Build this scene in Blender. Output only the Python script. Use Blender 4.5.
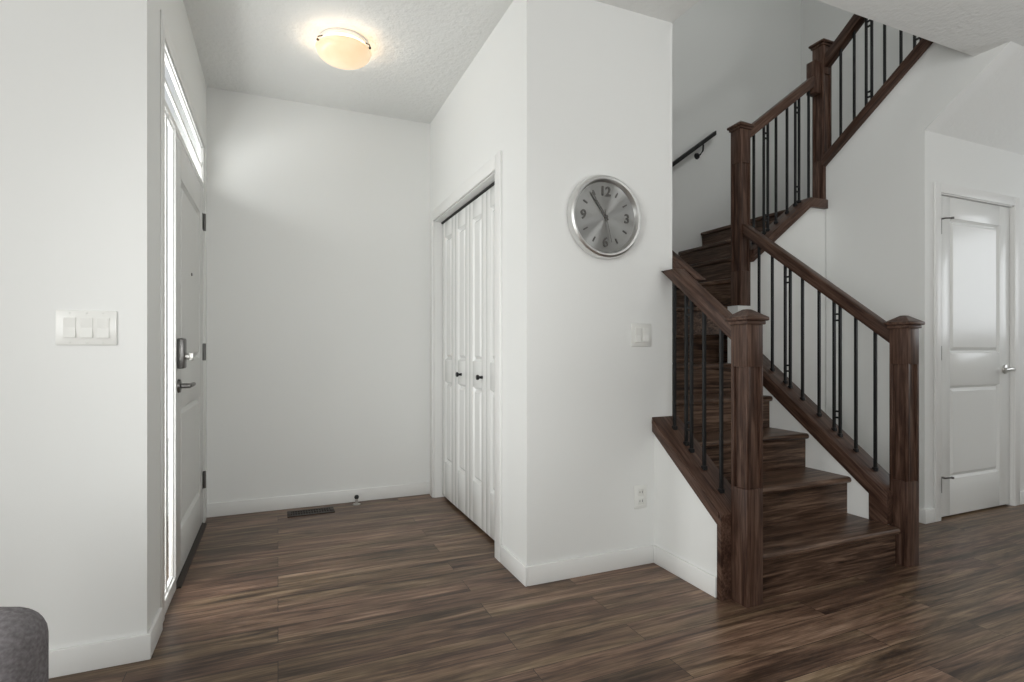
import bpy, bmesh, math
from mathutils import Vector, Matrix
for o in list(bpy.data.objects): bpy.data.objects.remove(o, do_unlink=True)
S = bpy.context.scene; COL = S.collection
R = math.radians

# ------------------------------------------------------------------ camera, sky, lights, exposure
cam = bpy.data.objects.new('camera', bpy.data.cameras.new('camera')); COL.objects.link(cam)
cam.location = (0, 0, 1.075); cam.rotation_euler = (R(90), 0, R(-23.16))
cam.data.sensor_width = 36; cam.data.lens = 547 / 1024 * 36; cam.data.shift_y = 8 / 1024; cam.data.clip_start = 0.02
S.camera = cam
S.view_settings.view_transform = 'Standard'; S.view_settings.look = 'None'
S.view_settings.gamma = 1; S.view_settings.use_curve_mapping = False
S.view_settings.exposure = 0.0
W = bpy.data.worlds.new('sky'); S.world = W; W.use_nodes = True
W.node_tree.nodes['Background'].inputs[0].default_value = (0.93, 0.97, 1.0, 1)
W.node_tree.nodes['Background'].inputs[1].default_value = 0.9

def area(name, loc, rot, sx, sy, power, colour=(1, 1, 1), spread=180):
    l = bpy.data.lights.new(name, 'AREA'); l.shape = 'RECTANGLE'; l.size = sx; l.size_y = sy
    l.energy = power; l.color = colour; l.spread = R(spread)
    o = bpy.data.objects.new(name, l); COL.objects.link(o); o.location = loc; o.rotation_euler = rot
    return o
# daylight through the living-room windows behind the camera and the entry glazing
area('daylight_rear_window', (0.6, -3.95, 1.45), (R(90), 0, 0), 3.2, 1.9, 2, (0.985, 1.0, 0.985))
area('daylight_side_window', (-3.15, -1.4, 1.45), (R(90), 0, R(-90)), 2.8, 1.9, 124, (0.985, 1.0, 0.985))
area('daylight_dining_window', (5.98, 0.95, 1.7), (R(90), 0, R(90)), 1.3, 0.95, 9.5, (0.93, 0.97, 1.0))
area('stairwell_fill', (2.4, 0.65, 4.5), (R(75), 0, R(-14)), 1.6, 1.0, 25, (0.985, 1.0, 0.985))  # added fill for the stairwell walls; there is no window up here
area('daylight_sidelight', (-0.62, 2.75, 1.06), (R(90), 0, R(-90)), 0.6, 1.98, 21, (0.985, 1.0, 0.985))
area('daylight_transom', (-0.62, 3.25, 2.10), (R(114), 0, R(-90)), 1.4, 0.25, 8.5, (0.985, 1.0, 0.985))
# added fill out of view: area light facing up to brighten the ceilings
area('ceiling_fill', (2.0, -0.6, 0.9), (R(180), 0, 0), 0.8, 0.8, 40, (0.985, 1.0, 0.985))
sp = bpy.data.lights.new('hall_fill', 'SPOT'); sp.energy = 90; sp.color = (0.985, 1.0, 0.985); sp.spot_size = R(56); sp.spot_blend = 1.0; sp.shadow_soft_size = 0.25  # added fill spot near the camera, brightens the entry hall
so = bpy.data.objects.new('hall_fill', sp); COL.objects.link(so); so.location = (0.05, -0.35, 1.35)
so.rotation_euler = (R(90 - 5), 0, R(-4))

# ------------------------------------------------------------------ materials
def mat(name, col, rough=0.5, metal=0.0, spec=0.5):
    m = bpy.data.materials.new(name); m.use_nodes = True
    b = m.node_tree.nodes['Principled BSDF']
    b.inputs['Base Color'].default_value = (*col, 1); b.inputs['Roughness'].default_value = rough
    b.inputs['Metallic'].default_value = metal; b.inputs['Specular IOR Level'].default_value = spec
    return m
def N(m, t, **k):
    n = m.node_tree.nodes.new(t)
    for a, v in k.items(): setattr(n, a, v)
    return n
def L(m, a, b): m.node_tree.links.new(a, b)
def bsdf(m): return m.node_tree.nodes['Principled BSDF']
def ramp(m, stops):
    r = N(m, 'ShaderNodeValToRGB'); e = r.color_ramp.elements
    while len(e) < len(stops): e.new(0.5)
    for i, (p, c) in enumerate(stops): e[i].position = p; e[i].color = (*c, 1)
    return r
def coords(m, scale, kind='Object', turn=(0, 0, 0)):
    t = N(m, 'ShaderNodeTexCoord'); mp = N(m, 'ShaderNodeMapping'); mp.inputs['Scale'].default_value = scale; mp.inputs['Rotation'].default_value = turn
    L(m, t.outputs[kind], mp.inputs['Vector']); return mp.outputs['Vector']
def bumpy(m, scale, strength, dist=0.002, detail=3, vec=(1, 1, 1)):
    n = N(m, 'ShaderNodeTexNoise'); n.inputs['Scale'].default_value = scale; n.inputs['Detail'].default_value = detail
    L(m, coords(m, vec), n.inputs['Vector'])
    b = N(m, 'ShaderNodeBump'); b.inputs['Strength'].default_value = strength; b.inputs['Distance'].default_value = dist
    L(m, n.outputs['Fac'], b.inputs['Height']); L(m, b.outputs['Normal'], bsdf(m).inputs['Normal'])

M = {}
M['wall'] = mat('wall_paint', (0.80, 0.805, 0.79), 0.6, 0, 0.3); bumpy(M['wall'], 160, 0.08)
M['ceil'] = mat('ceiling_stipple', (0.80, 0.805, 0.79), 0.9, 0, 0.1); bumpy(M['ceil'], 42, 0.7, 0.008, 6)
M['trim'] = mat('white_trim_paint', (0.80, 0.80, 0.785), 0.35)
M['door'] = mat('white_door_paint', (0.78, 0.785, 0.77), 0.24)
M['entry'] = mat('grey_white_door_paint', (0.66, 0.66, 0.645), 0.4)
M['plastic'] = mat('white_plastic', (0.80, 0.80, 0.77), 0.3)
M['plate2'] = mat('offwhite_plastic', (0.74, 0.74, 0.71), 0.35)
M['black'] = mat('black_metal', (0.012, 0.012, 0.013), 0.4, 0.3)
M['dark'] = mat('dark_rubber', (0.02, 0.02, 0.02), 0.7)
M['bronze'] = mat('dark_bronze', (0.03, 0.027, 0.023), 0.35, 0.8)
M['nickel'] = mat('brushed_nickel', (0.55, 0.54, 0.52), 0.3, 1.0)
M['chrome'] = mat('bright_steel', (0.74, 0.74, 0.73), 0.33, 1.0)
M['pewter'] = mat('dark_nickel', (0.16, 0.155, 0.15), 0.35, 0.9)
M['vent'] = mat('brown_vent_metal', (0.035, 0.024, 0.018), 0.5, 0.4)
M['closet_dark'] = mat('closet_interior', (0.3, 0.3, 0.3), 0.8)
M['concrete'] = mat('porch_concrete', (0.5, 0.5, 0.48), 0.9)

def wood(name, grain, dark, mid, light, rough=0.38, density=1.0, turn=(0, 0, 0)):
    m = mat(name, mid, rough, 0, 0.25)
    def noise(cross, along, detail, dist):
        sc = [cross * density] * 3; sc['xyz'.index(grain)] = along * density
        n = N(m, 'ShaderNodeTexNoise'); n.inputs['Scale'].default_value = 1; n.inputs['Detail'].default_value = detail
        n.inputs['Roughness'].default_value = 0.65; n.inputs['Distortion'].default_value = dist
        q = N(m, 'ShaderNodeMapping'); q.inputs['Scale'].default_value = sc; L(m, coords(m, (1, 1, 1), turn=turn), q.inputs['Vector'])
        L(m, q.outputs['Vector'], n.inputs['Vector']); return n.outputs['Fac']
    mx = N(m, 'ShaderNodeMix', data_type='FLOAT'); mx.inputs[0].default_value = 0.5
    L(m, noise(110, 5, 5, 0.3), mx.inputs[2]); L(m, noise(22, 1.8, 5, 1.2), mx.inputs[3])
    r = ramp(m, [(0.40, dark), (0.5, mid), (0.61, light)]); L(m, mx.outputs[0], r.inputs['Fac'])
    L(m, r.outputs['Color'], bsdf(m).inputs['Base Color'])
    b = N(m, 'ShaderNodeBump'); b.inputs['Strength'].default_value = 0.12; b.inputs['Distance'].default_value = 0.002
    L(m, mx.outputs[0], b.inputs['Height']); L(m, b.outputs['Normal'], bsdf(m).inputs['Normal'])
    return m
D, MI, LI = (0.029, 0.0135, 0.009), (0.071, 0.038, 0.0265), (0.130, 0.078, 0.057)
M['wood_x'] = wood('stained_wood_x', 'x', D, MI, LI)
M['wood_y'] = wood('stained_wood_y', 'y', D, MI, LI)
M['wood_z'] = wood('stained_wood_z', 'z', D, MI, LI)
M['rail_up'] = wood('stained_wood_rail_rising', 'y', D, MI, LI, turn=(R(-37.5), 0, 0))
M['rail_back'] = wood('stained_wood_rail_returning', 'y', D, MI, LI, turn=(R(37.5), 0, 0))
M['rail_side'] = wood('stained_wood_rail_crossing', 'x', D, MI, LI, turn=(0, R(37.2), 0))
M['tread_y'] = wood('stair_plank_wood_turned', 'y', (0.024, 0.0125, 0.008), (0.088, 0.051, 0.034), (0.20, 0.128, 0.09), 0.34, 0.8)
M['tread'] = wood('stair_plank_wood', 'x', (0.024, 0.0125, 0.008), (0.088, 0.051, 0.034), (0.20, 0.128, 0.09), 0.34, 0.8)

def floor_material():
    m = mat('plank_floor', (0.1, 0.07, 0.05), 0.34, 0, 0.3)
    t = N(m, 'ShaderNodeTexCoord')
    br = N(m, 'ShaderNodeTexBrick'); br.offset = 0.37; br.offset_frequency = 2; br.squash = 1
    br.inputs['Scale'].default_value = 1; br.inputs['Brick Width'].default_value = 1.25; br.inputs['Row Height'].default_value = 0.128
    br.inputs['Mortar Size'].default_value = 0.0012; br.inputs['Mortar Smooth'].default_value = 0.2; br.inputs['Bias'].default_value = 0
    br.inputs['Color1'].default_value = (0, 0, 0, 1); br.inputs['Color2'].default_value = (1, 1, 1, 1); br.inputs['Mortar'].default_value = (0.5, 0.5, 0.5, 1)
    L(m, t.outputs['Object'], br.inputs['Vector'])
    sh = N(m, 'ShaderNodeVectorMath', operation='MULTIPLY_ADD')      # each plank gets its own grain
    sh.inputs[1].default_value = (7.3, 3.1, 5.0)
    L(m, br.outputs['Color'], sh.inputs[0]); L(m, t.outputs['Object'], sh.inputs[2])
    def noise(scale, detail, rough, dist):
        mp = N(m, 'ShaderNodeMapping'); mp.inputs['Scale'].default_value = scale; L(m, sh.outputs[0], mp.inputs['Vector'])
        n = N(m, 'ShaderNodeTexNoise'); n.inputs['Scale'].default_value = 1; n.inputs['Detail'].default_value = detail
        n.inputs['Roughness'].default_value = rough; n.inputs['Distortion'].default_value = dist
        L(m, mp.outputs['Vector'], n.inputs['Vector']); return n.outputs['Fac']
    fine = noise((5, 150, 1), 6, 0.75, 0.3); mid = noise((2.0, 38, 1), 6, 0.65, 0.8); broad = noise((1.3, 9, 1), 4, 0.6, 1.4); hue = noise((0.9, 6, 1), 2, 0.5, 0.5)
    def mixf(a, b, f):
        x = N(m, 'ShaderNodeMix', data_type='FLOAT'); x.inputs[0].default_value = f; L(m, a, x.inputs[2]); L(m, b, x.inputs[3]); return x
    mx = mixf(mixf(fine, mid, 0.55).outputs[0], broad, 0.36)
    mp2 = N(m, 'ShaderNodeMath', operation='MULTIPLY_ADD'); mp2.inputs[1].default_value = 0.04
    sep = N(m, 'ShaderNodeSeparateColor'); L(m, br.outputs['Color'], sep.inputs[0])
    L(m, sep.outputs[0], mp2.inputs[0]); L(m, mx.outputs[0], mp2.inputs[2])
    r1 = ramp(m, [(0.42, (0.034, 0.018, 0.0115)), (0.51, (0.122, 0.071, 0.048)), (0.58, (0.23, 0.142, 0.095)), (0.66, (0.38, 0.26, 0.185))])
    r2 = ramp(m, [(0.42, (0.032, 0.019, 0.0115)), (0.51, (0.118, 0.076, 0.046)), (0.58, (0.22, 0.152, 0.092)), (0.66, (0.365, 0.265, 0.178))])
    L(m, mp2.outputs[0], r1.inputs['Fac']); L(m, mp2.outputs[0], r2.inputs['Fac'])
    hr_ = ramp(m, [(0.4, (0, 0, 0)), (0.6, (1, 1, 1))]); L(m, hue, hr_.inputs['Fac'])
    r = N(m, 'ShaderNodeMix', data_type='RGBA'); L(m, hr_.outputs['Color'], r.inputs[0]); L(m, r1.outputs['Color'], r.inputs[6]); L(m, r2.outputs['Color'], r.inputs[7])
    dk = N(m, 'ShaderNodeMix', data_type='RGBA'); dk.inputs[7].default_value = (0.02, 0.013, 0.009, 1)
    L(m, br.outputs['Fac'], dk.inputs[0]); L(m, r.outputs[2], dk.inputs[6])
    L(m, dk.outputs[2], bsdf(m).inputs['Base Color'])
    b = N(m, 'ShaderNodeBump'); b.inputs['Strength'].default_value = 0.15; b.inputs['Distance'].default_value = 0.002
    L(m, mx.outputs[0], b.inputs['Height']); L(m, b.outputs['Normal'], bsdf(m).inputs['Normal'])
    return m
M['floor'] = floor_material()

def glass_material():
    m = bpy.data.materials.new('window_glass'); m.use_nodes = True; nt = m.node_tree; nt.nodes.clear()
    o = N(m, 'ShaderNodeOutputMaterial'); mx = N(m, 'ShaderNodeMixShader'); tr = N(m, 'ShaderNodeBsdfTransparent'); g = N(m, 'ShaderNodeBsdfGlossy')
    g.inputs['Roughness'].default_value = 0.02; fr = N(m, 'ShaderNodeFresnel'); fr.inputs['IOR'].default_value = 1.25
    geo = N(m, 'ShaderNodeNewGeometry'); inv = N(m, 'ShaderNodeMath', operation='SUBTRACT'); inv.inputs[0].default_value = 1; L(m, geo.outputs['Backfacing'], inv.inputs[1])
    mul = N(m, 'ShaderNodeMath', operation='MULTIPLY'); L(m, fr.outputs[0], mul.inputs[0]); L(m, inv.outputs[0], mul.inputs[1]); L(m, mul.outputs[0], mx.inputs[0]); L(m, tr.outputs[0], mx.inputs[1]); L(m, g.outputs[0], mx.inputs[2]); L(m, mx.outputs[0], o.inputs[0])
    return m
M['glass'] = glass_material()

def dial_material():
    m = mat('brushed_dial', (0.40, 0.40, 0.395), 0.30, 1.0)
    b = bsdf(m); b.inputs['Anisotropic'].default_value = 0.95
    t = N(m, 'ShaderNodeTangent', direction_type='RADIAL', axis='Y'); L(m, t.outputs[0], b.inputs['Tangent']); b.inputs['Anisotropic Rotation'].default_value = 0.25
    return m
M['dial'] = dial_material()

def bowl_material():
    m = mat('lit_alabaster_glass', (0.62, 0.50, 0.36), 0.25)
    n = N(m, 'ShaderNodeTexNoise'); n.inputs['Scale'].default_value = 7; n.inputs['Detail'].default_value = 3
    L(m, coords(m, (1, 1, 1)), n.inputs['Vector'])
    r = ramp(m, [(0.3, (1.0, 0.66, 0.36)), (0.7, (1.0, 0.84, 0.58))]); L(m, n.outputs['Fac'], r.inputs['Fac'])
    L(m, r.outputs['Color'], bsdf(m).inputs['Emission Color']); bsdf(m).inputs['Emission Strength'].default_value = 0.62
    return m
M['bowl'] = bowl_material()

def fabric_material():
    m = mat('grey_upholstery', (0.2, 0.19, 0.195), 0.95, 0, 0.1)
    n = N(m, 'ShaderNodeTexNoise'); n.inputs['Scale'].default_value = 140; n.inputs['Detail'].default_value = 4
    L(m, coords(m, (1, 1, 1)), n.inputs['Vector'])
    r = ramp(m, [(0.3, (0.16, 0.148, 0.155)), (0.7, (0.27, 0.255, 0.265))]); L(m, n.outputs['Fac'], r.inputs['Fac'])
    L(m, r.outputs['Color'], bsdf(m).inputs['Base Color'])
    b = N(m, 'ShaderNodeBump'); b.inputs['Strength'].default_value = 0.4; b.inputs['Distance'].default_value = 0.002
    L(m, n.outputs['Fac'], b.inputs['Height']); L(m, b.outputs['Normal'], bsdf(m).inputs['Normal'])
    return m
M['fabric'] = fabric_material()

# ------------------------------------------------------------------ mesh helpers
ORG = {}
class MB:
    """collects shapes in world coordinates; build() links them as ONE mesh object"""
    def __init__(s): s.bm = bmesh.new()
    def _take(s, tmp, mtx=None):
        if mtx is not None: tmp.transform(mtx)
        bmesh.ops.recalc_face_normals(tmp, faces=tmp.faces)
        me = bpy.data.meshes.new('tmp'); tmp.to_mesh(me); tmp.free(); s.bm.from_mesh(me); bpy.data.meshes.remove(me); return s
    def box(s, lo, hi, bev=0, mtx=None, seg=2):
        t = bmesh.new(); bmesh.ops.create_cube(t, size=1)
        for v in t.verts:
            for i in range(3): v.co[i] = lo[i] if v.co[i] < 0 else hi[i]
        if bev: bmesh.ops.bevel(t, geom=list(t.edges), offset=bev, segments=seg, profile=0.5, affect='EDGES')
        return s._take(t, mtx)
    def prism(s, poly, axis, a, b, bev=0, mtx=None):
        """polygon in the plane normal to axis ('x': (y,z)  'y': (x,z)  'z': (x,y)), from a to b along it"""
        t = bmesh.new()
        def P(p, w): return {'x': (w, p[0], p[1]), 'y': (p[0], w, p[1]), 'z': (p[0], p[1], w)}[axis]
        A = [t.verts.new(P(p, a)) for p in poly]; B = [t.verts.new(P(p, b)) for p in poly]
        t.faces.new(A); t.faces.new(B[::-1]); n = len(poly)
        for i in range(n): t.faces.new((A[i], B[i], B[(i + 1) % n], A[(i + 1) % n]))
        if bev: bmesh.ops.bevel(t, geom=list(t.edges), offset=bev, segments=2, profile=0.5, affect='EDGES')
        return s._take(t, mtx)
    def lathe(s, prof, c, axis='z', n=48, mtx=None):
        """profile [(radius, height)] turned about axis through c; a radius of 0 closes the end"""
        t = bmesh.new(); rings = []
        for r, h in prof:
            ring = []
            for i in range(n if r > 1e-6 else 1):
                a = 2 * math.pi * i / n; u, v = r * math.cos(a), r * math.sin(a)
                p = {'z': (u, v, h), 'y': (u, h, v), 'x': (h, u, v)}[axis]
                ring.append(t.verts.new((c[0] + p[0], c[1] + p[1], c[2] + p[2])))
            rings.append(ring)
        for q, w in zip(rings, rings[1:]):
            for i in range(n):
                j = (i + 1) % n
                f = [q[i % len(q)], q[j % len(q)], w[j % len(w)], w[i % len(w)]]
                f = list(dict.fromkeys(f))
                if len(f) > 2: t.faces.new(f)
        return s._take(t, mtx)
    def tube(s, pts, r, n=10):
        t = bmesh.new(); pts = [Vector(p) for p in pts]; rings = []
        for i, p in enumerate(pts):
            d = ((pts[min(i + 1, len(pts) - 1)] - pts[max(i - 1, 0)])).normalized()
            up = Vector((0, 0, 1)) if abs(d.z) < 0.9 else Vector((1, 0, 0))
            a = d.cross(up).normalized(); b = d.cross(a)
            rr = r[i] if isinstance(r, (list, tuple)) else r
            rings.append([t.verts.new(p + rr * (math.cos(2 * math.pi * k / n) * a + math.sin(2 * math.pi * k / n) * b)) for k in range(n)])
        for q, w in zip(rings, rings[1:]):
            for i in range(n): t.faces.new((q[i], q[(i + 1) % n], w[(i + 1) % n], w[i]))
        t.faces.new(rings[0][::-1]); t.faces.new(rings[-1]); return s._take(t)
    def build(s, name, m, parent=None, smooth=True):
        me = bpy.data.meshes.new(name); org = ORG.get(parent.name, Vector((0, 0, 0))) if parent else Vector((0, 0, 0))
        bmesh.ops.translate(s.bm, verts=s.bm.verts, vec=-org); s.bm.to_mesh(me); s.bm.free()
        me.materials.append(m if not isinstance(m, str) else M[m])
        if smooth:
            me.shade_smooth()
            me.set_sharp_from_angle(angle=R(35))
        o = bpy.data.objects.new(name, me); COL.objects.link(o)
        if parent: o.parent = parent; ORG[o.name] = org
        return o
def thing(name, label, cat, loc=(0, 0, 0), group=None):
    o = bpy.data.objects.new(name, None); COL.objects.link(o); o.location = loc; ORG[o.name] = Vector(loc)
    o.empty_display_size = 0.1
    o['label'] = label; o['category'] = cat
    if group: o['group'] = group
    return o
def struct(o, label=None, cat=None):
    o['kind'] = 'structure'
    if label: o['label'] = label
    if cat: o['category'] = cat
    return o
# ------------------------------------------------------------------ key dimensions (metres)
H = 2.75                                   # main ceiling
XD, XC, XK = -0.418, 1.04, 1.748            # entry-door wall, closet wall, outside of left knee wall
YF, YC, YB = 2.245, 2.26, 3.98             # left front wall, clock wall, back wall
XL, XR, XW, XE = 1.862, 2.812, 3.665, 4.92    # stair left wall, stair right side, upper-flight wall, stair end wall
UP = 5.56
RISE, GO, Y1 = 0.196, 0.2525, 1.717

# ------------------------------------------------------------------ structure
struct(MB().box((-3.3, -4.1, -0.12), (6.6, 4.1, 0)).build('floor', 'floor', smooth=False), 'brown wood plank floor of hall and living room', 'floor')
c = MB()
c.box((-3.3, -4.1, H), (6.6, 1.67, 3.12))
c.box((-3.3, 1.67, H), (XW, 1.84, 3.12)); c.box((-3.3, 1.84, H), (XL, YF + .16, 3.12)); c.box((XD - .03, YF + .16, H), (XL, 4.1, 3.12))
struct(c.build('ceiling', 'ceil', smooth=False), 'white stippled ceiling with an opening over the stairs', 'ceiling')
struct(MB().box((XL - 0.1, 0.4, UP), (XE + 0.1, 4.1, UP + 0.1)).build('ceiling_upstairs', 'ceil', smooth=False), 'ceiling high above the stairs', 'ceiling')
struct(MB().box((-3.3, YF, 0), (XD, YF + 0.16, H)).build('wall_front', 'wall', smooth=False), 'white wall beside the entry with the triple switch', 'wall')
# entry wall with its one opening for sidelight, door and transom
y0, y1, ztop = 2.545, 3.84, 2.318
w = MB(); w.box((XD - 0.03, YF + 0.16, 0), (XD, y0, H)); w.box((XD - 0.03, y1, 0), (XD, YB, H)); w.box((XD - 0.03, y0, ztop), (XD, y1, H))
struct(w.build('wall_left', 'wall', smooth=False), 'white outside wall around the entry door', 'wall')
struct(MB().box((XD - 0.18, YB, 0), (XL, YB + 0.12, H)).build('wall_back', 'wall', smooth=False), 'white wall at the back of the entry hall', 'wall')
# closet wall
CY0, CY1, CZ = 2.63, 3.86, 2.0
w = MB(); w.box((XC, YC, 0), (XC + 0.11, CY0, H)); w.box((XC, CY1, 0), (XC + 0.11, YB, H)); w.box((XC, CY0, CZ), (XC + 0.11, CY1, H))
struct(w.build('wall_closet', 'wall', smooth=False), 'white wall around the closet doors', 'wall')
struct(MB().box((XC + 0.11, YC, 0), (XL, YC + 0.11, H)).build('wall_clock', 'wall', smooth=False), 'white wall with the round clock', 'wall')
w = MB(); w.box((XL - 0.1, YC + 0.11, 0), (XL, YB, H)); w.box((XL - 0.1, 0.4, 3.12), (XL, YB + 0.12, UP))
struct(w.build('wall_stair_left', 'wall', smooth=False), 'white wall on the left of the stairs', 'wall')
struct(MB().box((XL, YB, 0), (XE + 0.1, YB + 0.12, UP)).build('wall_stair_back', 'wall', smooth=False), 'tall white wall behind the winding stairs', 'wall')
w = MB(); w.box((XE, 2.25, 0), (XE + 0.1, YB, UP)); w.box((XE, 0.4, 3.12), (XE + 0.1, 2.25, UP))
struct(w.build('wall_stair_right', 'wall', smooth=False), 'tall white wall on the right of the upper stairs', 'wall')
struct(MB().box((XL - 0.1, 0.3, 3.12), (XE + 0.1, 0.4, UP)).build('wall_upstairs', 'wall', smooth=False), 'upstairs hall wall', 'wall')
# wall under the winding part and under the upper flight
s3 = lambda y: 2.693 - 0.76 * (y - 2.376)        # underside of the upper shoe rail
sf = lambda y: 2.425 + 0.755 * (2.10 - y)         # sloped soffit under the upper flight
YE = 2.10
w = MB()
w.prism([(YE, 0), (2.76, 0), (2.76, s3(2.76)), (1.40, s3(1.40)), (1.40, sf(1.40)), (YE, sf(YE))], 'x', XW, XW + 0.1)
struct(w.build('wall_stair_under', 'wall', smooth=False), 'white wall below the upper stair flight', 'wall')
s2 = lambda x: 1.942 + 0.76 * (x - 3.3)          # underside of the middle shoe rail
w = MB(); w.prism([(2.93, 0), (XW + .05, 0), (XW + .05, s2(3.482) + 0.02), (3.482, s2(3.482) + 0.02), (2.93, s2(2.93) + 0.02)], 'y', 2.765, 2.845)
struct(w.build('wall_winder', 'wall', smooth=False), 'white wall below the short middle railing', 'wall')
# sloped soffit and the end wall with the door under the stairs
w = MB(); w.prism([(2.25, sf(2.25)), (1.40, sf(1.40)), (1.40, sf(1.40) + 0.12), (2.25, sf(2.25) + 0.12)], 'x', XW + 0.1, 6.0)
struct(w.build('ceiling_soffit', 'ceil', smooth=False), 'sloped stippled soffit under the upper stairs', 'ceiling')
DX0, DX1, DZ = 3.812, 4.636, 2.055
w = MB(); w.box((XW + 0.1, YE, 0), (DX0, YE + 0.11, 2.5)); w.box((DX1, YE, 0), (6.0, YE + 0.11, 2.5)); w.box((DX0, YE, DZ), (DX1, YE + 0.11, 2.5))
struct(w.build('wall_under_stair', 'wall', smooth=False), 'white wall around the door under the stairs', 'wall')
# knee walls
shT = lambda y: 0.525 + 0.768 * (y - 2.0)        # top of the lower shoe rails
w = MB(); w.prism([(1.80, 0), (YC, 0), (YC, shT(YC) - 0.06), (1.80, shT(1.80) - 0.06)], 'x', XK, XL)
struct(w.build('wall_knee_left', 'wall', smooth=False), 'low white wall on the left of the bottom steps', 'wall')
w = MB(); w.prism([(1.80, 0), (2.845, 0), (2.845, 1.365), (2.755, 1.365), (2.755, shT(2.755) - 0.06), (1.80, shT(1.80) - 0.06)], 'x', XR, 2.94)
struct(w.build('wall_knee_right', 'wall', smooth=False), 'low white wall on the right of the bottom steps', 'wall')
# living room behind the camera
w = MB(); w.box((-3.3, -4.1, 0), (-1.0, -4.0, H)); w.box((2.2, -4.1, 0), (6.6, -4.0, H)); w.box((-1.0, -4.1, 0), (2.2, -4.0, 0.5)); w.box((-1.0, -4.1, 2.4), (2.2, -4.0, H))
struct(w.build('wall_rear', 'wall', smooth=False), 'living room wall behind the viewer', 'wall')
w = MB(); w.box((-3.3, -4.0, 0), (-3.2, -2.8, H)); w.box((-3.3, 0, 0), (-3.2, YF, H)); w.box((-3.3, -2.8, 0), (-3.2, 0, 0.5)); w.box((-3.3, -2.8, 2.4), (-3.2, 0, H))
struct(w.build('wall_living', 'wall', smooth=False), 'living room side wall with window', 'wall')
w = MB(); w.box((6.0, -4.0, 0), (6.1, 0.3, H)); w.box((6.0, 1.6, 0), (6.1, YE + .11, H)); w.box((6.0, .3, 0), (6.1, 1.6, 1.22)); w.box((6.0, .3, 2.18), (6.1, 1.6, H))
struct(w.build('wall_right', 'wall', smooth=False), 'far right living room wall', 'wall')

# baseboards
def base(name, lo, hi, label):
    struct(MB().box(lo, hi, 0.003).build(name, 'trim'), label, 'baseboard')
bh, bt = 0.088, 0.013
base('baseboard_front', (-3.2, YF - bt, 0), (XD + bt, YF, bh), 'white baseboard below the triple switch')
base('baseboard_left', (XD, YF, 0), (XD + bt, 2.45, bh), 'short white baseboard before the entry sidelight')
base('baseboard_back', (XD, YB - bt, 0), (XC, YB, bh), 'white baseboard along the back of the entry hall')
base('baseboard_closet', (XC - bt, YC - bt, 0), (XC, 2.55, bh), 'short white baseboard beside the closet')
base('baseboard_clock', (XC, YC - bt, 0), (XK - bt, YC, bh), 'white baseboard below the wall clock')
base('baseboard_knee', (XK - bt, 1.825, 0), (XK, YC, bh), 'white baseboard along the left low stair wall')
base('baseboard_under_stair', (XW, YE - bt, 0), (DX0 - 0.065, YE, bh), 'short white baseboard left of the door under the stairs')
base('baseboard_stair', (XW - bt, YE - bt, 0), (XW, 2.75, bh), 'white baseboard below the upper stair flight')
base('baseboard_right', (DX1 + 0.07, YE - bt, 0), (5.99, YE, bh), 'short white baseboard right of the door under the stairs')

# ------------------------------------------------------------------ entry door, sidelight, transom
xt = XD + 0.004
cs = MB()
cs.box((XD, y0 - 0.07, 0), (xt, y0, ztop + 0.07), 0.003); cs.box((XD, y1, 0), (xt, y1 + 0.07, ztop + 0.07), 0.003); cs.box((XD, y0, ztop), (xt, y1, ztop + 0.07), 0.003)
struct(cs.build('trim_1', 'trim'), 'white casing around the entry door and its windows', 'trim')
YM0, YM1 = 2.83, 2.845                    # post between sidelight and door
fr = MB(); xi, xo = XD - 0.001, XD - 0.028
fr.box((xo, y0 + 0.001, 0.0), (xi, y0 + 0.008, ztop), 0.002); fr.box((xo, y1 - 0.018, 0.0), (xi, y1 - 0.001, ztop), 0.002)
fr.box((xo, YM0, 0.0), (xi, YM1, 2.06), 0.002); fr.box((xo, y0 + 0.008, ztop - 0.012), (xi, y1 - 0.018, ztop - 0.001), 0.002)
fr.box((xo, y0 + 0.008, 2.056), (xi, y1 - 0.018, 2.085), 0.002); fr.box((xo, y0 + 0.008, 0.0), (xi, YM0, 0.06), 0.002)
struct(fr.build('trim_2', 'trim'), 'white frame posts and rails of the entry door unit', 'trim')
def window(name, ya, yb, za, zb, label, dep, bar):
    o = MB(); xa, xb = XD - 0.024, XD - dep; t = 0.007
    o.box((xa, ya, za), (xb, ya + t, zb), 0.003); o.box((xa, yb - t, za), (xb, yb, zb), 0.003)
    o.box((xa, ya + t, za), (xb, yb - t, za + t), 0.003); o.box((xa, ya + t, zb - t), (xb, yb - t, zb), 0.003)
    o.box((XD - .0215, bar[0], bar[2]), (XD - .0125, bar[1], bar[3]), .001)
    wf = struct(o.build(name, 'trim'), label, 'window')
    MB().box((XD - 0.020, ya + t, za + t), (XD - 0.014, yb - t, zb - t)).build('pane', 'glass', wf, False)
    return wf
window('window_1', y0 + 0.008, YM0, 0.06, 2.055, 'tall narrow sidelight window beside the entry door', .010, (2.672, 2.70, .066, 2.05))
window('window_2', y0 + 0.008, y1 - 0.018, 2.085, ztop - 0.012, 'wide transom window above the entry door', .010, (y0 + .015, y1 - .025, 2.185, 2.202))

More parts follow.
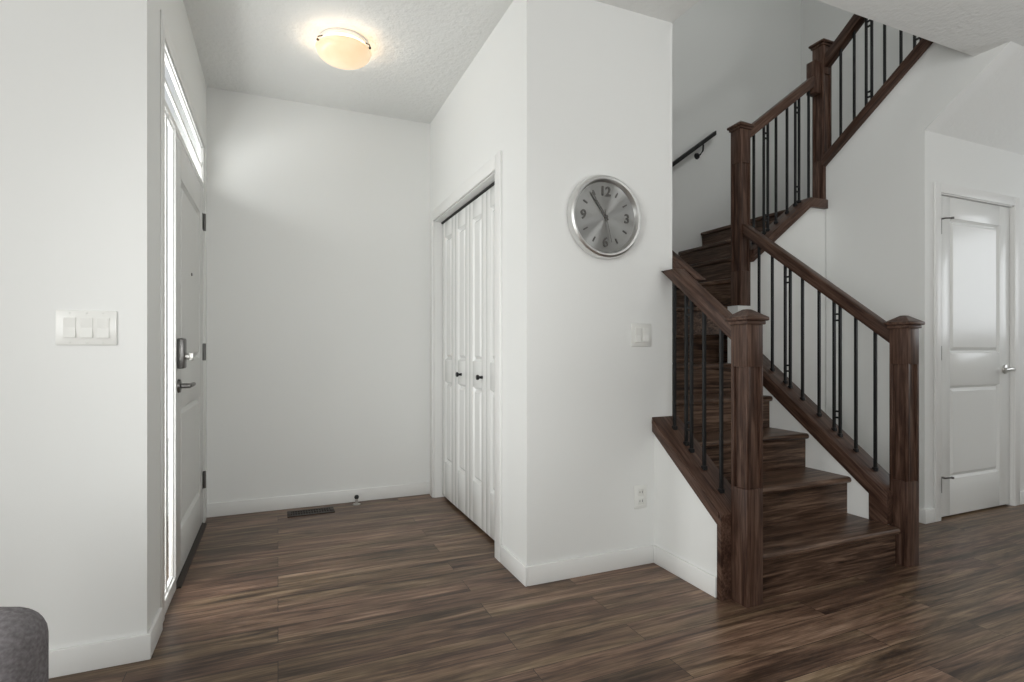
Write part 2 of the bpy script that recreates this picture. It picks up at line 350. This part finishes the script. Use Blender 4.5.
def panel_door(axis, u0, u1, z0, z1, front, back, panels, name, m, label):
    """slab with raised panels; axis 'x' = slab faces +-x (u runs along y), axis 'y' = slab faces -y (u runs along x)"""
    o = MB(); sg = 1 if front > back else -1
    def bx(ua, ub, za, zb, wa, wb, bev=0.0):
        wa, wb = min(wa, wb), max(wa, wb)
        if axis == 'x': o.box((wa, ua, za), (wb, ub, zb), bev)
        else: o.box((ua, wa, za), (ub, wb, zb), bev)
    groove = front - sg * 0.016
    bx(u0, u1, z0, z1, back, groove)
    ps = sorted(panels, key=lambda p: p[2]); pu0, pu1 = ps[0][0], ps[0][1]
    bx(u0, pu0, z0, z1, groove, front, 0.002); bx(pu1, u1, z0, z1, groove, front, 0.002)
    zs = [z0] + [v for p in ps for v in (p[2], p[3])] + [z1]
    for i in range(0, len(zs), 2): bx(pu0 - 0.002, pu1 + 0.002, zs[i], zs[i + 1], groove, front, 0.002)
    for a, b, za, zb in ps:                      # raised field with sloped edges
        t = bmesh.new(); e = min(0.036, (b - a) * 0.22)
        def P(u, z, w): return (w, u, z) if axis == 'x' else (u, w, z)
        q = [(a + .017, za + .017), (b - .017, za + .017), (b - .017, zb - .017), (a + .017, zb - .017)]
        r = [(a + e, za + e), (b - e, za + e), (b - e, zb - e), (a + e, zb - e)]
        A = [t.verts.new(P(*p, groove)) for p in q]; B = [t.verts.new(P(*p, front - sg * 0.0015)) for p in r]
        t.faces.new(B)
        for i in range(4): t.faces.new((A[i], A[(i + 1) % 4], B[(i + 1) % 4], B[i]))
        t.faces.new(A[::-1]); o._take(t)
        t = bmesh.new(); f2 = front - sg * .003          # moulded slope around the panel
        q = [(a, za), (b, za), (b, zb), (a, zb)]; r = [(a + .013, za + .013), (b - .013, za + .013), (b - .013, zb - .013), (a + .013, zb - .013)]
        A = [t.verts.new(P(*p, f2)) for p in q]; B = [t.verts.new(P(*p, groove + sg * .0005)) for p in r]; C2 = [t.verts.new(P(*p, groove - sg * .001)) for p in q]
        for i in range(4):
            j = (i + 1) % 4; t.faces.new((A[i], A[j], B[j], B[i])); t.faces.new((B[i], B[j], C2[j], C2[i])); t.faces.new((C2[i], C2[j], A[j], A[i]))
        o._take(t)
    return struct(o.build(name, m), label, 'door')
yd0, yd1 = YM1 + 0.004, y1 - 0.022
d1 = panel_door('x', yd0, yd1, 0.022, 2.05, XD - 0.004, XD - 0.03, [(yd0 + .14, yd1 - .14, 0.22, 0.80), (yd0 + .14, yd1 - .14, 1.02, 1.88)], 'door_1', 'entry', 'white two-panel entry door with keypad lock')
for z in (0.275, 1.057, 1.851):
    MB().lathe([(0, -.052), (.008, -.052), (.008, .052), (0, .052)], (XD + 0.004, yd1 + 0.006, z), n=12).box((XD - 0.0038, yd1 - 0.026, z - .05), (XD - 0.001, yd1 + 0.004, z + .05)).build('hinge', 'pewter', d1)
xf = XD - 0.004; yl = yd0 + 0.065
k = MB().box((xf - .001, yl - 0.036, 0.985), (xf + 0.030, yl + 0.036, 1.125), 0.008).build('keypad_lock', 'pewter', d1)
MB().lathe([(0, 0), (.014, 0), (.014, .018), (0, .018)], (xf + 0.030, yl, 1.04), 'x', 20).box((xf + .04, yl - .006, 1.022), (xf + .062, yl + .006, 1.058), .003).build('thumb_turn', 'nickel', k)
lv = MB().lathe([(0, 0), (.032, 0), (.030, .010), (.012, .014), (.011, .05), (0, .05)], (xf, yl, 0.905), 'x', 24)
lv.tube([(xf + .045, yl, .905), (xf + .052, yl + .03, .907), (xf + .054, yl + .075, .909), (xf + .05, yl + .115, .906)], [.010, .010, .009, .007]); lv.build('door_lever', 'pewter', d1)
MB().lathe([(0, 0), (.009, 0), (.007, .005), (0, .005)], (xf, (yd0 + yd1) / 2, 1.47), 'x', 16).build('peephole', 'pewter', d1)
MB().box((XD - 0.03, yd0, 0.006), (XD - 0.006, yd1, 0.0218)).build('door_sweep', 'dark', d1, False)
struct(MB().prism([(XD - .03, 0), (XD + .018, 0), (XD + .015, .008), (XD - .02, .016), (XD - .03, .016)][0:5], 'y', YM1, y1 - .02).build('trim_3', 'vent'), 'brown threshold strip under the entry door', 'trim')

# ------------------------------------------------------------------ closet bifold doors
cw = 0.075
cs = MB(); cs.box((XC - .014, CY0 - cw, 0), (XC, CY0, CZ + cw), .003); cs.box((XC - .014, CY1, 0), (XC, CY1 + cw, CZ + cw), .003); cs.box((XC - .014, CY0, CZ), (XC, CY1, CZ + cw), .003)
struct(cs.build('trim_4', 'trim'), 'white casing around the closet opening', 'trim')
jb = MB(); jb.box((XC, CY0 - .001, 0), (XC + .11, CY0 + .006, CZ)); jb.box((XC, CY1 - .006, 0), (XC + .11, CY1 + .001, CZ)); jb.box((XC, CY0, CZ - .006), (XC + .11, CY1, CZ + .001))
struct(jb.build('trim_5', 'trim', smooth=False), 'white jamb lining of the closet opening', 'trim')
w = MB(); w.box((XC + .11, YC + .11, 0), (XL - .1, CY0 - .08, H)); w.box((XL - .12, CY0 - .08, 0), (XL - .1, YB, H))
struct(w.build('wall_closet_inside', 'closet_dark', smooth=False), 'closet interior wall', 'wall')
ya, yb = CY0 + .012, CY1 - .016; lw = (yb - ya) / 4
names = ['nearest to the clock wall', 'second from the clock wall, with a knob', 'third from the clock wall, with a knob', 'nearest to the back wall']
for i in range(4):
    a, b = ya + i * lw + .0015, ya + (i + 1) * lw - .0015
    leaf = panel_door('x', a, b, 0.02, CZ - .022, XC + .055, XC + .088, [(a + .07, b - .07, .27, .845), (a + .07, b - .07, 1.0, CZ - .13)], 'door_%d' % (i + 2), 'door', 'white narrow bifold closet leaf ' + names[i])
    if i in (1, 2):
        MB().lathe([(0, 0), (.010, 0), (.007, -.012), (.008, -.018), (.016, -.026), (.014, -.036), (0, -.038)], (XC + .055, 3.0 if i == 1 else 3.395, 0.91), 'x', 20).build('knob', 'black', leaf)
MBt = MB(); MBt.box((XC + .05, CY0 + .007, CZ - .018), (XC + .09, CY1 - .007, CZ - .0065)); struct(MBt.build('trim_6', 'dark', smooth=False), 'dark track at the top of the closet opening', 'trim')

# ------------------------------------------------------------------ door under the stairs
cs = MB(); cs.box((DX0 - .06, YE - .014, 0), (DX0, YE, DZ + .06), .004); cs.box((DX1, YE - .014, 0), (DX1 + .06, YE, DZ + .06), .004); cs.box((DX0, YE - .014, DZ), (DX1, YE, DZ + .06), .004)
struct(cs.build('trim_7', 'trim'), 'white casing around the door under the stairs', 'trim')
jb = MB(); jb.box((DX0 - .001, YE - .004, 0), (DX0 + .006, YE + .11, DZ)); jb.box((DX1 - .006, YE - .004, 0), (DX1 + .001, YE + .11, DZ)); jb.box((DX0, YE - .004, DZ - .006), (DX1, YE + .11, DZ + .001))
struct(jb.build('trim_8', 'trim', smooth=False), 'white jamb of the door under the stairs', 'trim')
a, b = DX0 + .009, DX1 - .009
d2 = panel_door('y', a, b, .012, DZ - .009, YE + .012, YE + .047, [(a + .125, b - .125, .245, .838), (a + .125, b - .125, 1.05, 1.912)], 'door_6', 'door', 'white two-panel door under the stairs')
for z in (.22, 1.049, 1.84):
    MB().lathe([(0, -.045), (.0075, -.045), (.0075, .045), (0, .045)], (a - .003, YE - .004, z), n=12).box((a, YE + .008, z - .043), (a + .022, YE + .0118, z + .043)).build('hinge', 'pewter', d2)
for z in (.22, 1.84):
    MB().tube([(a - .003, YE - .004, z + .05), (a - .001, YE - .03, z + .05), (a + .045, YE - .045, z + .052)], .005, 8).lathe([(0, 0), (.009, 0), (.009, .012), (0, .012)], (a + .045, YE - .045, z + .046), n=12).build('hinge_stop', 'pewter', d2)
xh = b - .065
lv = MB().lathe([(0, .012), (.031, .012), (.029, 0), (.012, -.004), (.011, -.045), (0, -.045)], (xh, YE, .937), 'y', 24)
lv.tube([(xh, YE - .042, .937), (xh - .03, YE - .05, .939), (xh - .07, YE - .052, .941), (xh - .11, YE - .047, .937)], [.010, .010, .009, .007]); lv.build('door_lever', 'nickel', d2)

# ------------------------------------------------------------------ staircase
st = thing('staircase', 'dark wood plank staircase winding up to the right behind the railings', 'staircase', (2.3, 1.72, 0))
yk = lambda k: Y1 + GO * (k - 1)
def straight_tread(k, x0, x1, depth):
    z = RISE * k; y = yk(k); prof = []
    for i in range(9):
        t = math.pi / 2 + math.pi * i / 8; prof.append((y + .016 + .016 * math.cos(t), z - .016 + .016 * math.sin(t)))
    prof += [(y + depth, z - .032), (y + depth, z)]
    MB().prism(prof, 'x', x0, x1).build('tread', 'tread', st)
def straight_riser(k, x0, x1):
    y = yk(k) + .024; MB().box((x0, y, RISE * (k - 1) + (0 if k == 1 else .0005)), (x1, y + .018, RISE * k - .0325)).build('riser', 'tread', st, False)
for k in range(1, 6):
    if k < 5: straight_tread(k, XL + .001 if k > 1 else 1.877, XR - .001 if k > 1 else 2.806, GO + .04)
    straight_riser(k, XL + .001 if k > 1 else 1.877, XR - .001 if k > 1 else 2.806)
straight_riser(6, XL + .001, 2.995)
def flat_tread(k, poly):
    z = RISE * k; MB().prism(poly, 'z', z - .032, z, .012).build('tread', 'tread' if k < 8 else 'tread_y', st)
def line_riser(k, p, q, t=.018, off=.022):
    p, q = Vector((*p, 0)), Vector((*q, 0)); d = (q - p).normalized(); n = Vector((-d.y, d.x, 0))
    a, b = p + n * off, q + n * off; c2, d3 = b + n * t, a + n * t
    MB().prism([tuple(v.xy) for v in (a, b, c2, d3)], 'z', RISE * (k - 1) + .0005, RISE * k - .0325).build('riser', 'tread' if k < 7 else 'tread_y', st, False)
xs, yw = XL + .002, YB - .002
flat_tread(5, [(xs, yk(5)), (XR - .001, yk(5)), (XR - .001, 2.85), (2.995, 2.85), (2.995, 3.02), (xs, 3.02)])
N7 = ((xs, 3.78), (2.84, 2.89)); N8 = ((2.78, yw), (2.90, 2.87)); N9 = ((3.07, yw), (3.11, 2.87)); N10 = ((3.34, yw), (3.34, 2.87)); N11 = ((3.60, yw), (3.60, 2.87))
flat_tread(6, [(xs, yk(6)), (2.995, yk(6)), (2.995, 3.1), (xs, yw)])
flat_tread(7, [N7[0], N7[1], (3.0, 2.87), (2.9, yw), (xs, yw)])
flat_tread(8, [N8[0], N8[1], (3.16, 2.87), (3.14, yw)])
flat_tread(9, [N9[0], N9[1], (3.40, 2.87), (3.40, yw)])
flat_tread(10, [N10[0], N10[1], (3.66, 2.87), (3.66, yw)])
flat_tread(11, [N11[0], N11[1], (4.9, 2.87), (4.9, yw)])
for k, n in ((7, N7), (8, N8), (9, N9), (10, N10), (11, N11)): line_riser(k, n[0], n[1])
for k in range(12, 17):
    z = RISE * k; y = 2.72 - .2525 * (k - 12)
    MB().prism([(XW + .12, y + .03), (XE - .002, y + .03), (XE - .002, y - .2525), (XW + .12, y - .2525)], 'z', z - .032, z, .01).build('tread', 'tread', st)
    MB().box((XW + .12, y - .02, z - RISE + .0005), (XE - .002, y - .002, z - .0325)).build('riser', 'tread', st, False)

# ------------------------------------------------------------------ newel posts
def newel(name_label, x0, y0_, z0, ztop_, panel, s=.089):
    x1, y1_ = x0 + s, y0_ + s; cx, cy = x0 + s / 2, y0_ + s / 2
    t = thing('newel_post', name_label, 'newel post', (cx, cy, z0))
    body = MB(); zb = ztop_ - .055
    if panel:
        pa, pb = panel; e = .010; c = .017
        body.box((x0, y0_, z0), (x1, y1_, pa), .002); body.box((x0, y0_, pb), (x1, y1_, zb), .002)
        body.box((x0 + e, y0_ + e, pa), (x1 - e, y1_ - e, pb))
        for xa in (x0, x1 - c):
            for yq in (y0_, y1_ - c): body.box((xa, yq, pa - .001), (xa + c, yq + c, pb + .001), .0015)
    else: body.box((x0, y0_, z0), (x1, y1_, zb), .002)
    body.build('post', 'wood_z', t)
    cp = MB(); o = .019
    cp.box((x0 - .008, y0_ - .008, zb - .012), (x1 + .008, y1_ + .008, zb + .004), .003)
    cp.box((x0 - o, y0_ - o, zb + .004), (x1 + o, y1_ + o, zb + .022), .006)
    tm = bmesh.new(); B = [tm.verts.new((cx + a * (s / 2 + o - .005), cy + b * (s / 2 + o - .005), zb + .021)) for a, b in ((-1, -1), (1, -1), (1, 1), (-1, 1))]
    T = [tm.verts.new((cx + a * .012, cy + b * .012, ztop_ - .002)) for a, b in ((-1, -1), (1, -1), (1, 1), (-1, 1))]
    tm.faces.new(B[::-1]); tm.faces.new(T)
    for i in range(4): tm.faces.new((B[i], B[(i + 1) % 4], T[(i + 1) % 4], T[i]))
    cp._take(tm); cp.build('cap', 'wood_x', t)
    return t
NW = .089
newel('dark wood newel post at the left foot of the stairs', 1.787, 1.70, 0, 1.245, (.49, 1.0))
newel('dark wood newel post at the right foot of the stairs', 2.845, 1.706, 0, 1.245, (.42, 1.0))
newel('dark wood corner newel post above the white low wall end', 2.845, 2.762, 1.366, 2.622, (1.60, 2.33))
n3 = newel('dark wood newel post where the highest railing begins, with side block', 3.636, 2.76, 2.156, 3.352, (2.45, 3.08))
MB().box((3.568, 2.775, 2.935), (3.6355, 2.845, 3.168), .004).build('rail_block', 'wood_z', n3)

# ------------------------------------------------------------------ railings
BW = .0065
def bar(o, x, y, za, zb): o.box((x - BW, y - BW, za), (x + BW, y + BW, zb)); o.box((x - .011, y - .011, za - .004), (x + .011, y + .011, za + .016), .003)
def balusters(root, axis, fixed, zl, zh, singles, doubles, gap):
    """singles/doubles: positions along the run; first of each is built, the rest are copies"""
    def pos(u): return (u, fixed) if axis == 'x' else (fixed, u)
    for u in singles:
        o = MB(); bar(o, *pos(u), zl(u), zh(u)); o.build('baluster', 'black', root, False)
    for v in doubles:
        o = MB(); ua, ub = v - gap / 2, v + gap / 2
        bar(o, *pos(ua), zl(ua), zh(ua)); bar(o, *pos(ub), zl(ub), zh(ub))
        hi, lo = min(zh(ua), zh(ub)), max(zl(ua), zl(ub)); A, B = pos(ua), pos(ub)
        for z in (hi - .055, hi - .09, lo + .075, lo + .11):
            o.box((min(A[0], B[0]) - .005, min(A[1], B[1]) - .005, z - .005), (max(A[0], B[0]) + .005, max(A[1], B[1]) + .005, z + .005))
        o.build('double_baluster', 'black', root, False)
def shoe_poly(line, u0, u1, th): return [(u0, line(u0)), (u1, line(u1)), (u1, line(u1) - th), (u0, line(u0) - th)]

# right lower railing
rT = lambda y: 1.178 + .768 * (y - 1.80)
r1 = thing('stair_railing', 'long dark wood railing with black balusters right of the bottom steps', 'railing', (2.89, 1.80, .3))
MB().prism(shoe_poly(rT, 1.796, 2.761, .078), 'x', 2.858, 2.922, .006).build('handrail', 'rail_up', r1)
sh = MB().prism(shoe_poly(shT, 1.796, 2.761, .070), 'x', 2.795, 2.955, .004)
sh.prism([(1.776, RISE + .001), (1.868, RISE + .001), (1.868, shT(1.868) - .03), (1.868, shT(1.868) - .004), (1.776, shT(1.776) - .004)], 'x', 2.796, 2.8445, .003)
sh.prism(shoe_poly(lambda y: shT(y) - .07, 1.845, 2.761, .03), 'x', 2.805, 2.8195, .003); sh.build('shoe_rail', 'rail_up', r1)
balusters(r1, 'y', 2.88, shT, lambda y: rT(y) - .07, [1.888, 1.993, 2.212, 2.321, 2.538, 2.642], [2.101, 2.424], .036)
sLT = lambda y: shT(y) + .010
# left lower railing
lT = lambda y: 1.243 + .765 * (y - 1.861)
r2 = thing('stair_railing', 'short dark wood railing with black balusters beside the clock wall', 'railing', (1.81, 1.79, .3))
MB().prism([(1.79, lT(1.79)), (2.16, lT(2.16)), (2.258, lT(2.16)), (2.258, lT(2.258) - .078), (1.79, lT(1.79) - .078)], 'x', 1.79, 1.855, .005).build('handrail', 'rail_up', r2)
sh = MB().prism([(1.789, sLT(1.789)), (2.258, sLT(2.258)), (2.258, sLT(2.258) - .072), (1.789, sLT(1.789) - .072)], 'x', 1.732, 1.896, .003)
sh.prism([(1.7895, 0), (1.815, 0), (1.815, sLT(1.815) - .06), (1.7895, sLT(1.7895) - .06)], 'x', 1.733, 1.861, .002)
sh.prism(shoe_poly(lambda y: sLT(y) - .006, 1.80, 2.25, .02), 'x', 1.726, 1.7325); sh.build('shoe_rail', 'rail_up', r2)
balusters(r2, 'y', 1.815, sLT, lambda y: lT(y) - .07, [1.873, 1.979, 2.185], [2.082], .036)
# short middle railing
mT = lambda x: 2.571 + .756 * (x - 2.928)
m2 = lambda x: 2.022 + .76 * (x - 3.3)
r3 = thing('stair_railing', 'short middle dark wood railing rising to the right over the winding steps', 'railing', (2.93, 2.80, 1.6))
MB().prism(shoe_poly(mT, 2.935, 3.5675, .080), 'y', 2.774, 2.838, .006).build('handrail', 'rail_side', r3)
xe = 3.482
sh = MB().prism([(2.935, m2(2.935)), (xe, 2.155), (3.655, 2.155), (3.655, 2.09), (xe, 2.09), (2.935, m2(2.935) - .085)], 'y', 2.735, 2.868, .004)
sh.prism([(2.935, m2(2.935) - .05), (xe - .03, m2(xe - .03) - .05), (xe - .03, m2(xe - .03) - .063), (2.935, m2(2.935) - .063)], 'y', 2.728, 2.736)
sh.build('shoe_rail', 'rail_side', r3)
balusters(r3, 'x', 2.80, lambda x: min(m2(x), 2.155), lambda x: mT(x) - .07, [3.003, 3.212, 3.319, 3.536], [3.115, 3.42], .037)
# upper railing
uT = lambda y: 3.265 + .768 * (2.695 - y)
t3 = lambda y: s3(y) + .058
r4 = thing('stair_railing', 'highest dark wood railing rising toward the ceiling edge', 'railing', (3.67, 2.75, 2.5))
MB().prism(shoe_poly(uT, 2.759, 1.45, .092), 'x', 3.646, 3.71, .006).build('handrail', 'rail_back', r4)
MB().prism(shoe_poly(t3, 2.759, 1.45, .058), 'x', 3.612, 3.745, .004).build('shoe_rail', 'rail_back', r4)
balusters(r4, 'y', 3.678, t3, lambda y: uT(y) - .085, [2.656, 2.557, 2.35, 2.247, 2.04, 1.935, 1.73, 1.63], [2.454, 2.146, 1.83], .038)

# wall handrails in the stairwell
hr = thing('wall_handrail', 'wooden handrail with a level-cut end on the inner stair wall', 'handrail', (XL, 2.3, 1.5))
wl = lambda y: 1.412 + .755 * (y - 2.085)
MB().prism([(2.085, wl(2.085)), (3.3, wl(3.3)), (3.3, wl(3.3) - .12), (2.243, wl(2.085) - .002)], 'x', XL + .002, XL + .066, .004).build('handrail', 'rail_up', hr)
hb = thing('wall_handrail', 'black handrail on the far stairwell wall, rising to the right', 'handrail', (3.0, YB, 2.7))
bl = lambda x: 2.697 + .725 * (x - 3.2)
MB().prism([(2.3, bl(2.3) + .024), (3.705, bl(3.705) + .024), (3.705, bl(3.705) - .02), (2.3, bl(2.3) - .02)], 'y', 3.878, 3.92, .008).build('rail', 'black', hb)
for x in (2.6, 3.56):
    z = bl(x); br = MB().lathe([(0, 0), (.03, 0), (.026, -.012), (0, -.012)], (x, YB, z - .10), 'y', 20)
    br.tube([(x, YB - .01, z - .10), (x, YB - .045, z - .10), (x + .006, YB - .075, z - .075), (x + .006, YB - .08, z - .018)], .008); br.build('bracket', 'black', hb)

# ------------------------------------------------------------------ wall clock
CX, CZc, RC = 1.444, 1.708, .2
ck = thing('wall_clock', 'large round silver wall clock with brushed dial on the white wall', 'clock', (CX, YC, CZc))
MB().lathe([(0, -.002), (.188, -.002), (.2, -.008), (.2, -.026), (.195, -.040), (.186, -.046), (.178, -.044), (.172, -.034), (.168, -.020), (0, -.020)], (CX, YC, CZc), 'y', 96).build('rim', 'chrome', ck)
MB().lathe([(0, 0), (.168, 0), (.168, -.002), (0, -.002)], (CX, YC - .0205, CZc), 'y', 96).build('dial', 'dial', ck)
def on_dial(ang, r): a = R(ang); return CX + r * math.sin(a), CZc + r * math.cos(a)
yz = YC - .0226
def glyph(txt, ang, r, size):
    cu = bpy.data.curves.new('t', 'FONT'); cu.body = txt; cu.size = size; cu.extrude = .002; cu.align_x = 'CENTER'; cu.align_y = 'CENTER'; cu.offset = .0012
    to = bpy.data.objects.new('t', cu); COL.objects.link(to); bpy.context.view_layer.update()
    me = bpy.data.meshes.new_from_object(to.evaluated_get(bpy.context.evaluated_depsgraph_get()))
    bpy.data.objects.remove(to); bpy.data.curves.remove(cu)
    px, pz = on_dial(ang, r)
    me.transform(Matrix.Translation((px - CX, yz - .002 - YC, pz - CZc)) @ Matrix.Rotation(R(90), 4, 'X'))
    me.name = 'numeral'; me.materials.clear(); me.materials.append(M['pewter'])
    o = bpy.data.objects.new('numeral', me); COL.objects.link(o); o.parent = ck; ORG[o.name] = ORG[ck.name]
for txt, ang in (('12', 0), ('3', 90), ('6', 180), ('9', 270)): glyph(txt, ang, .122, .062)
def blade(ang, r0, r1, wa, wb, y, th, name, m):
    d = Vector((math.sin(R(ang)), 0, math.cos(R(ang)))); n = Vector((d.z, 0, -d.x)); c = Vector((CX, y, CZc))
    pts = [c + d * r0 + n * wa, c + d * r1 + n * wb, c + d * r1 - n * wb, c + d * r0 - n * wa]
    MB().prism([(p.x, p.z) for p in pts], 'y', y, y - th).build(name, m, ck, False)
for ang in (30, 60, 120, 150, 210, 240, 300, 330): blade(ang, .115, .14, .0035, .0035, yz, .003, 'hour_marker', 'pewter')
blade(326.5, -.02, .098, .006, .004, yz - .003, .002, 'hour_hand', 'chrome')
blade(324.5, -.02, .135, .0045, .003, yz - .007, .002, 'minute_hand', 'pewter')
blade(166, -.035, .125, .0012, .0010, yz - .010, .001, 'second_hand', 'pewter')
MB().lathe([(0, 0), (.008, 0), (.008, -.014), (0, -.014)], (CX, yz + .0005, CZc), 'y', 20).build('center_hub', 'pewter', ck)

# ------------------------------------------------------------------ ceiling light
LX, LY = .33, 3.10
cl = thing('ceiling_light', 'flush ceiling light with lit alabaster glass bowl in the entry hall', 'ceiling light', (LX, LY, H))
MB().lathe([(0, 0), (.128, 0), (.132, -.012), (.126, -.024), (.06, -.030), (0, -.030)], (LX, LY, H - .0005), n=40).build('mounting_pan', 'trim', cl)
pr = [(.146, -.047), (.147, -.050), (.143, -.054)] + [(.143 * math.cos(a), -.054 - .070 * math.sin(a)) for a in [R(8 * i) for i in range(1, 11)]] + [(0, -.124), (0, -.119)]
pr += [(.138 * math.cos(a), -.050 - .069 * math.sin(a)) for a in [R(8 * i) for i in range(10, 0, -1)]] + [(.146, -.047)]
MB().lathe(pr, (LX, LY, H), n=64).build('glass_bowl', 'bowl', cl)
for ang in (85, 205, 325):
    c0, s0 = math.cos(R(ang)), math.sin(R(ang)); o = MB()
    o.tube([(LX + .12 * c0, LY + .12 * s0, H - .018), (LX + .152 * c0, LY + .148 * s0, H - .036), (LX + .154 * c0, LY + .154 * s0, H - .052)], .0035, 8)
    o.lathe([(0, -.007), (.006, -.004), (.007, 0), (.006, .004), (0, .007)], (LX + .153 * c0, LY + .153 * s0, H - .053), n=12); o.build('clip', 'bronze', cl)
bulb = bpy.data.lights.new('ceiling_bulb', 'POINT'); bulb.energy = 2.2; bulb.color = (1.0, .93, .82); bulb.shadow_soft_size = .03
bo = bpy.data.objects.new('ceiling_bulb', bulb); COL.objects.link(bo); bo.location = (LX, LY, H - .075)

# ------------------------------------------------------------------ switches and outlet
s1 = thing('light_switch', 'white triple rocker switch plate on the left front wall', 'light switch', (-.588, YF, 1.146))
MB().box((-.672, YF - .006, 1.088), (-.504, YF - .0002, 1.204), .003).build('wall_plate', 'plastic', s1)
for i in range(3):
    x = -.588 + (i - 1) * .046
    MB().prism([(YF - .006, 1.113), (YF - .012, 1.113), (YF - .007, 1.146), (YF - .009, 1.179), (YF - .006, 1.179)], 'x', x - .0165, x + .0165).build('rocker', 'plastic', s1, False)
    for z in (1.097, 1.195): MB().lathe([(0, 0), (.003, 0), (.0025, -.0012), (0, -.0012)], (x, YF - .006, z), 'y', 10).build('screw', 'plate2', s1)
s2o = thing('light_switch', 'off-white double switch plate right of the clock', 'light switch', (1.668, YC, 1.145))
MB().box((1.608, YC - .006, 1.088), (1.728, YC - .0002, 1.202), .003).build('wall_plate', 'plate2', s2o)
MB().prism([(YC - .006, 1.150), (YC - .008, 1.150), (YC - .013, 1.180), (YC - .006, 1.182)], 'x', 1.628, 1.660).build('rocker', 'plastic', s2o, False)
MB().prism([(YC - .006, 1.108), (YC - .013, 1.110), (YC - .008, 1.142), (YC - .006, 1.142)], 'x', 1.628, 1.660).build('rocker', 'plastic', s2o, False)
MB().prism([(YC - .006, 1.112), (YC - .012, 1.112), (YC - .007, 1.146), (YC - .010, 1.179), (YC - .006, 1.179)], 'x', 1.677, 1.709).build('rocker', 'plastic', s2o, False)
ol = thing('wall_outlet', 'white double power outlet low on the clock wall', 'outlet', (1.662, YC, .338))
MB().box((1.626, YC - .006, .280), (1.698, YC - .0002, .396), .003).build('wall_plate', 'plastic', ol)
for z in (.316, .360):
    rc = MB().box((1.645, YC - .009, z - .016), (1.679, YC - .0055, z + .016), .004).build('receptacle', 'plate2', ol)
    for x, h in ((1.655, .005), (1.669, .006)): MB().box((x - .0012, YC - .0098, z - h + .003), (x + .0012, YC - .0085, z + h + .003)).build('slot', 'dark', rc, False)

# ------------------------------------------------------------------ floor vent and door stop
vt = thing('floor_vent', 'brown metal floor vent by the back wall of the entry', 'vent', (.2, 3.83, 0))
v = MB(); xa, xb, yv0, yv1 = .055, .345, 3.765, 3.895; t = .022
v.box((xa, yv0, .0003), (xb, yv0 + t, .005), .0015); v.box((xa, yv1 - t, .0003), (xb, yv1, .005), .0015); v.box((xa, yv0 + t, .0003), (xa + t, yv1 - t, .005), .0015); v.box((xb - t, yv0 + t, .0003), (xb, yv1 - t, .005), .0015); v.build('frame', 'vent', vt)
MB().box((xa + t, yv0 + t, .0002), (xb - t, yv1 - t, .0012)).build('backing', 'dark', vt, False)
v = MB()
for i in range(15): x = xa + t + .008 + i * .0162; v.box((x - .003, yv0 + t, .0012), (x + .003, yv1 - t, .004))
v.box((xa + t, 3.826, .0012), (xb - t, 3.834, .0045)); v.build('grille', 'vent', vt, False)
ds = thing('door_stop', 'small floor door stop with black rubber tip at the back baseboard', 'door stop', (.5, 3.90, 0))
MB().lathe([(0, .0003), (.026, .0003), (.026, .004), (.010, .010), (.008, .040), (0, .040)], (.5, 3.90, 0), n=24).build('base', 'nickel', ds)
MB().lathe([(0, .038), (.011, .040), (.015, .047), (.015, .057), (.010, .064), (0, .066)], (.5, 3.90, 0), n=24).build('rubber_tip', 'dark', ds)

# ------------------------------------------------------------------ grey chair at the lower left
ch = thing('accent_chair', 'grey upholstered chair, back corner showing at the lower left', 'chair')
def soft(lo, hi, bev, name, m='fabric'):
    return MB().box(lo, hi, bev, seg=6).build(name, m, ch)
soft((-.35, -.065, .34), (.35, .065, .612), .06, 'backrest'); soft((-.35, -.60, .26), (.35, -.03, .42), .05, 'seat')
for x in (-.3, .3):
    for y in (-.54, -.02): MB().lathe([(0, 0), (.014, 0), (.022, .28), (0, .28)], (x, y, 0), n=16).build('leg', 'wood_z', ch)
F, Rt = Vector((math.sin(R(23.16)), math.cos(R(23.16)), 0)), Vector((math.cos(R(23.16)), -math.sin(R(23.16)), 0))
ch.location = F * .965 + Rt * (-.84 - .35); ch.rotation_euler = (0, 0, R(-23.16))

# ground outside the entry door
struct(MB().box((-4.5, YF + .2, -.14), (XD - .2, 8, -.04)).build('floor_porch', 'concrete', smooth=False), 'concrete porch outside the entry door', 'floor')
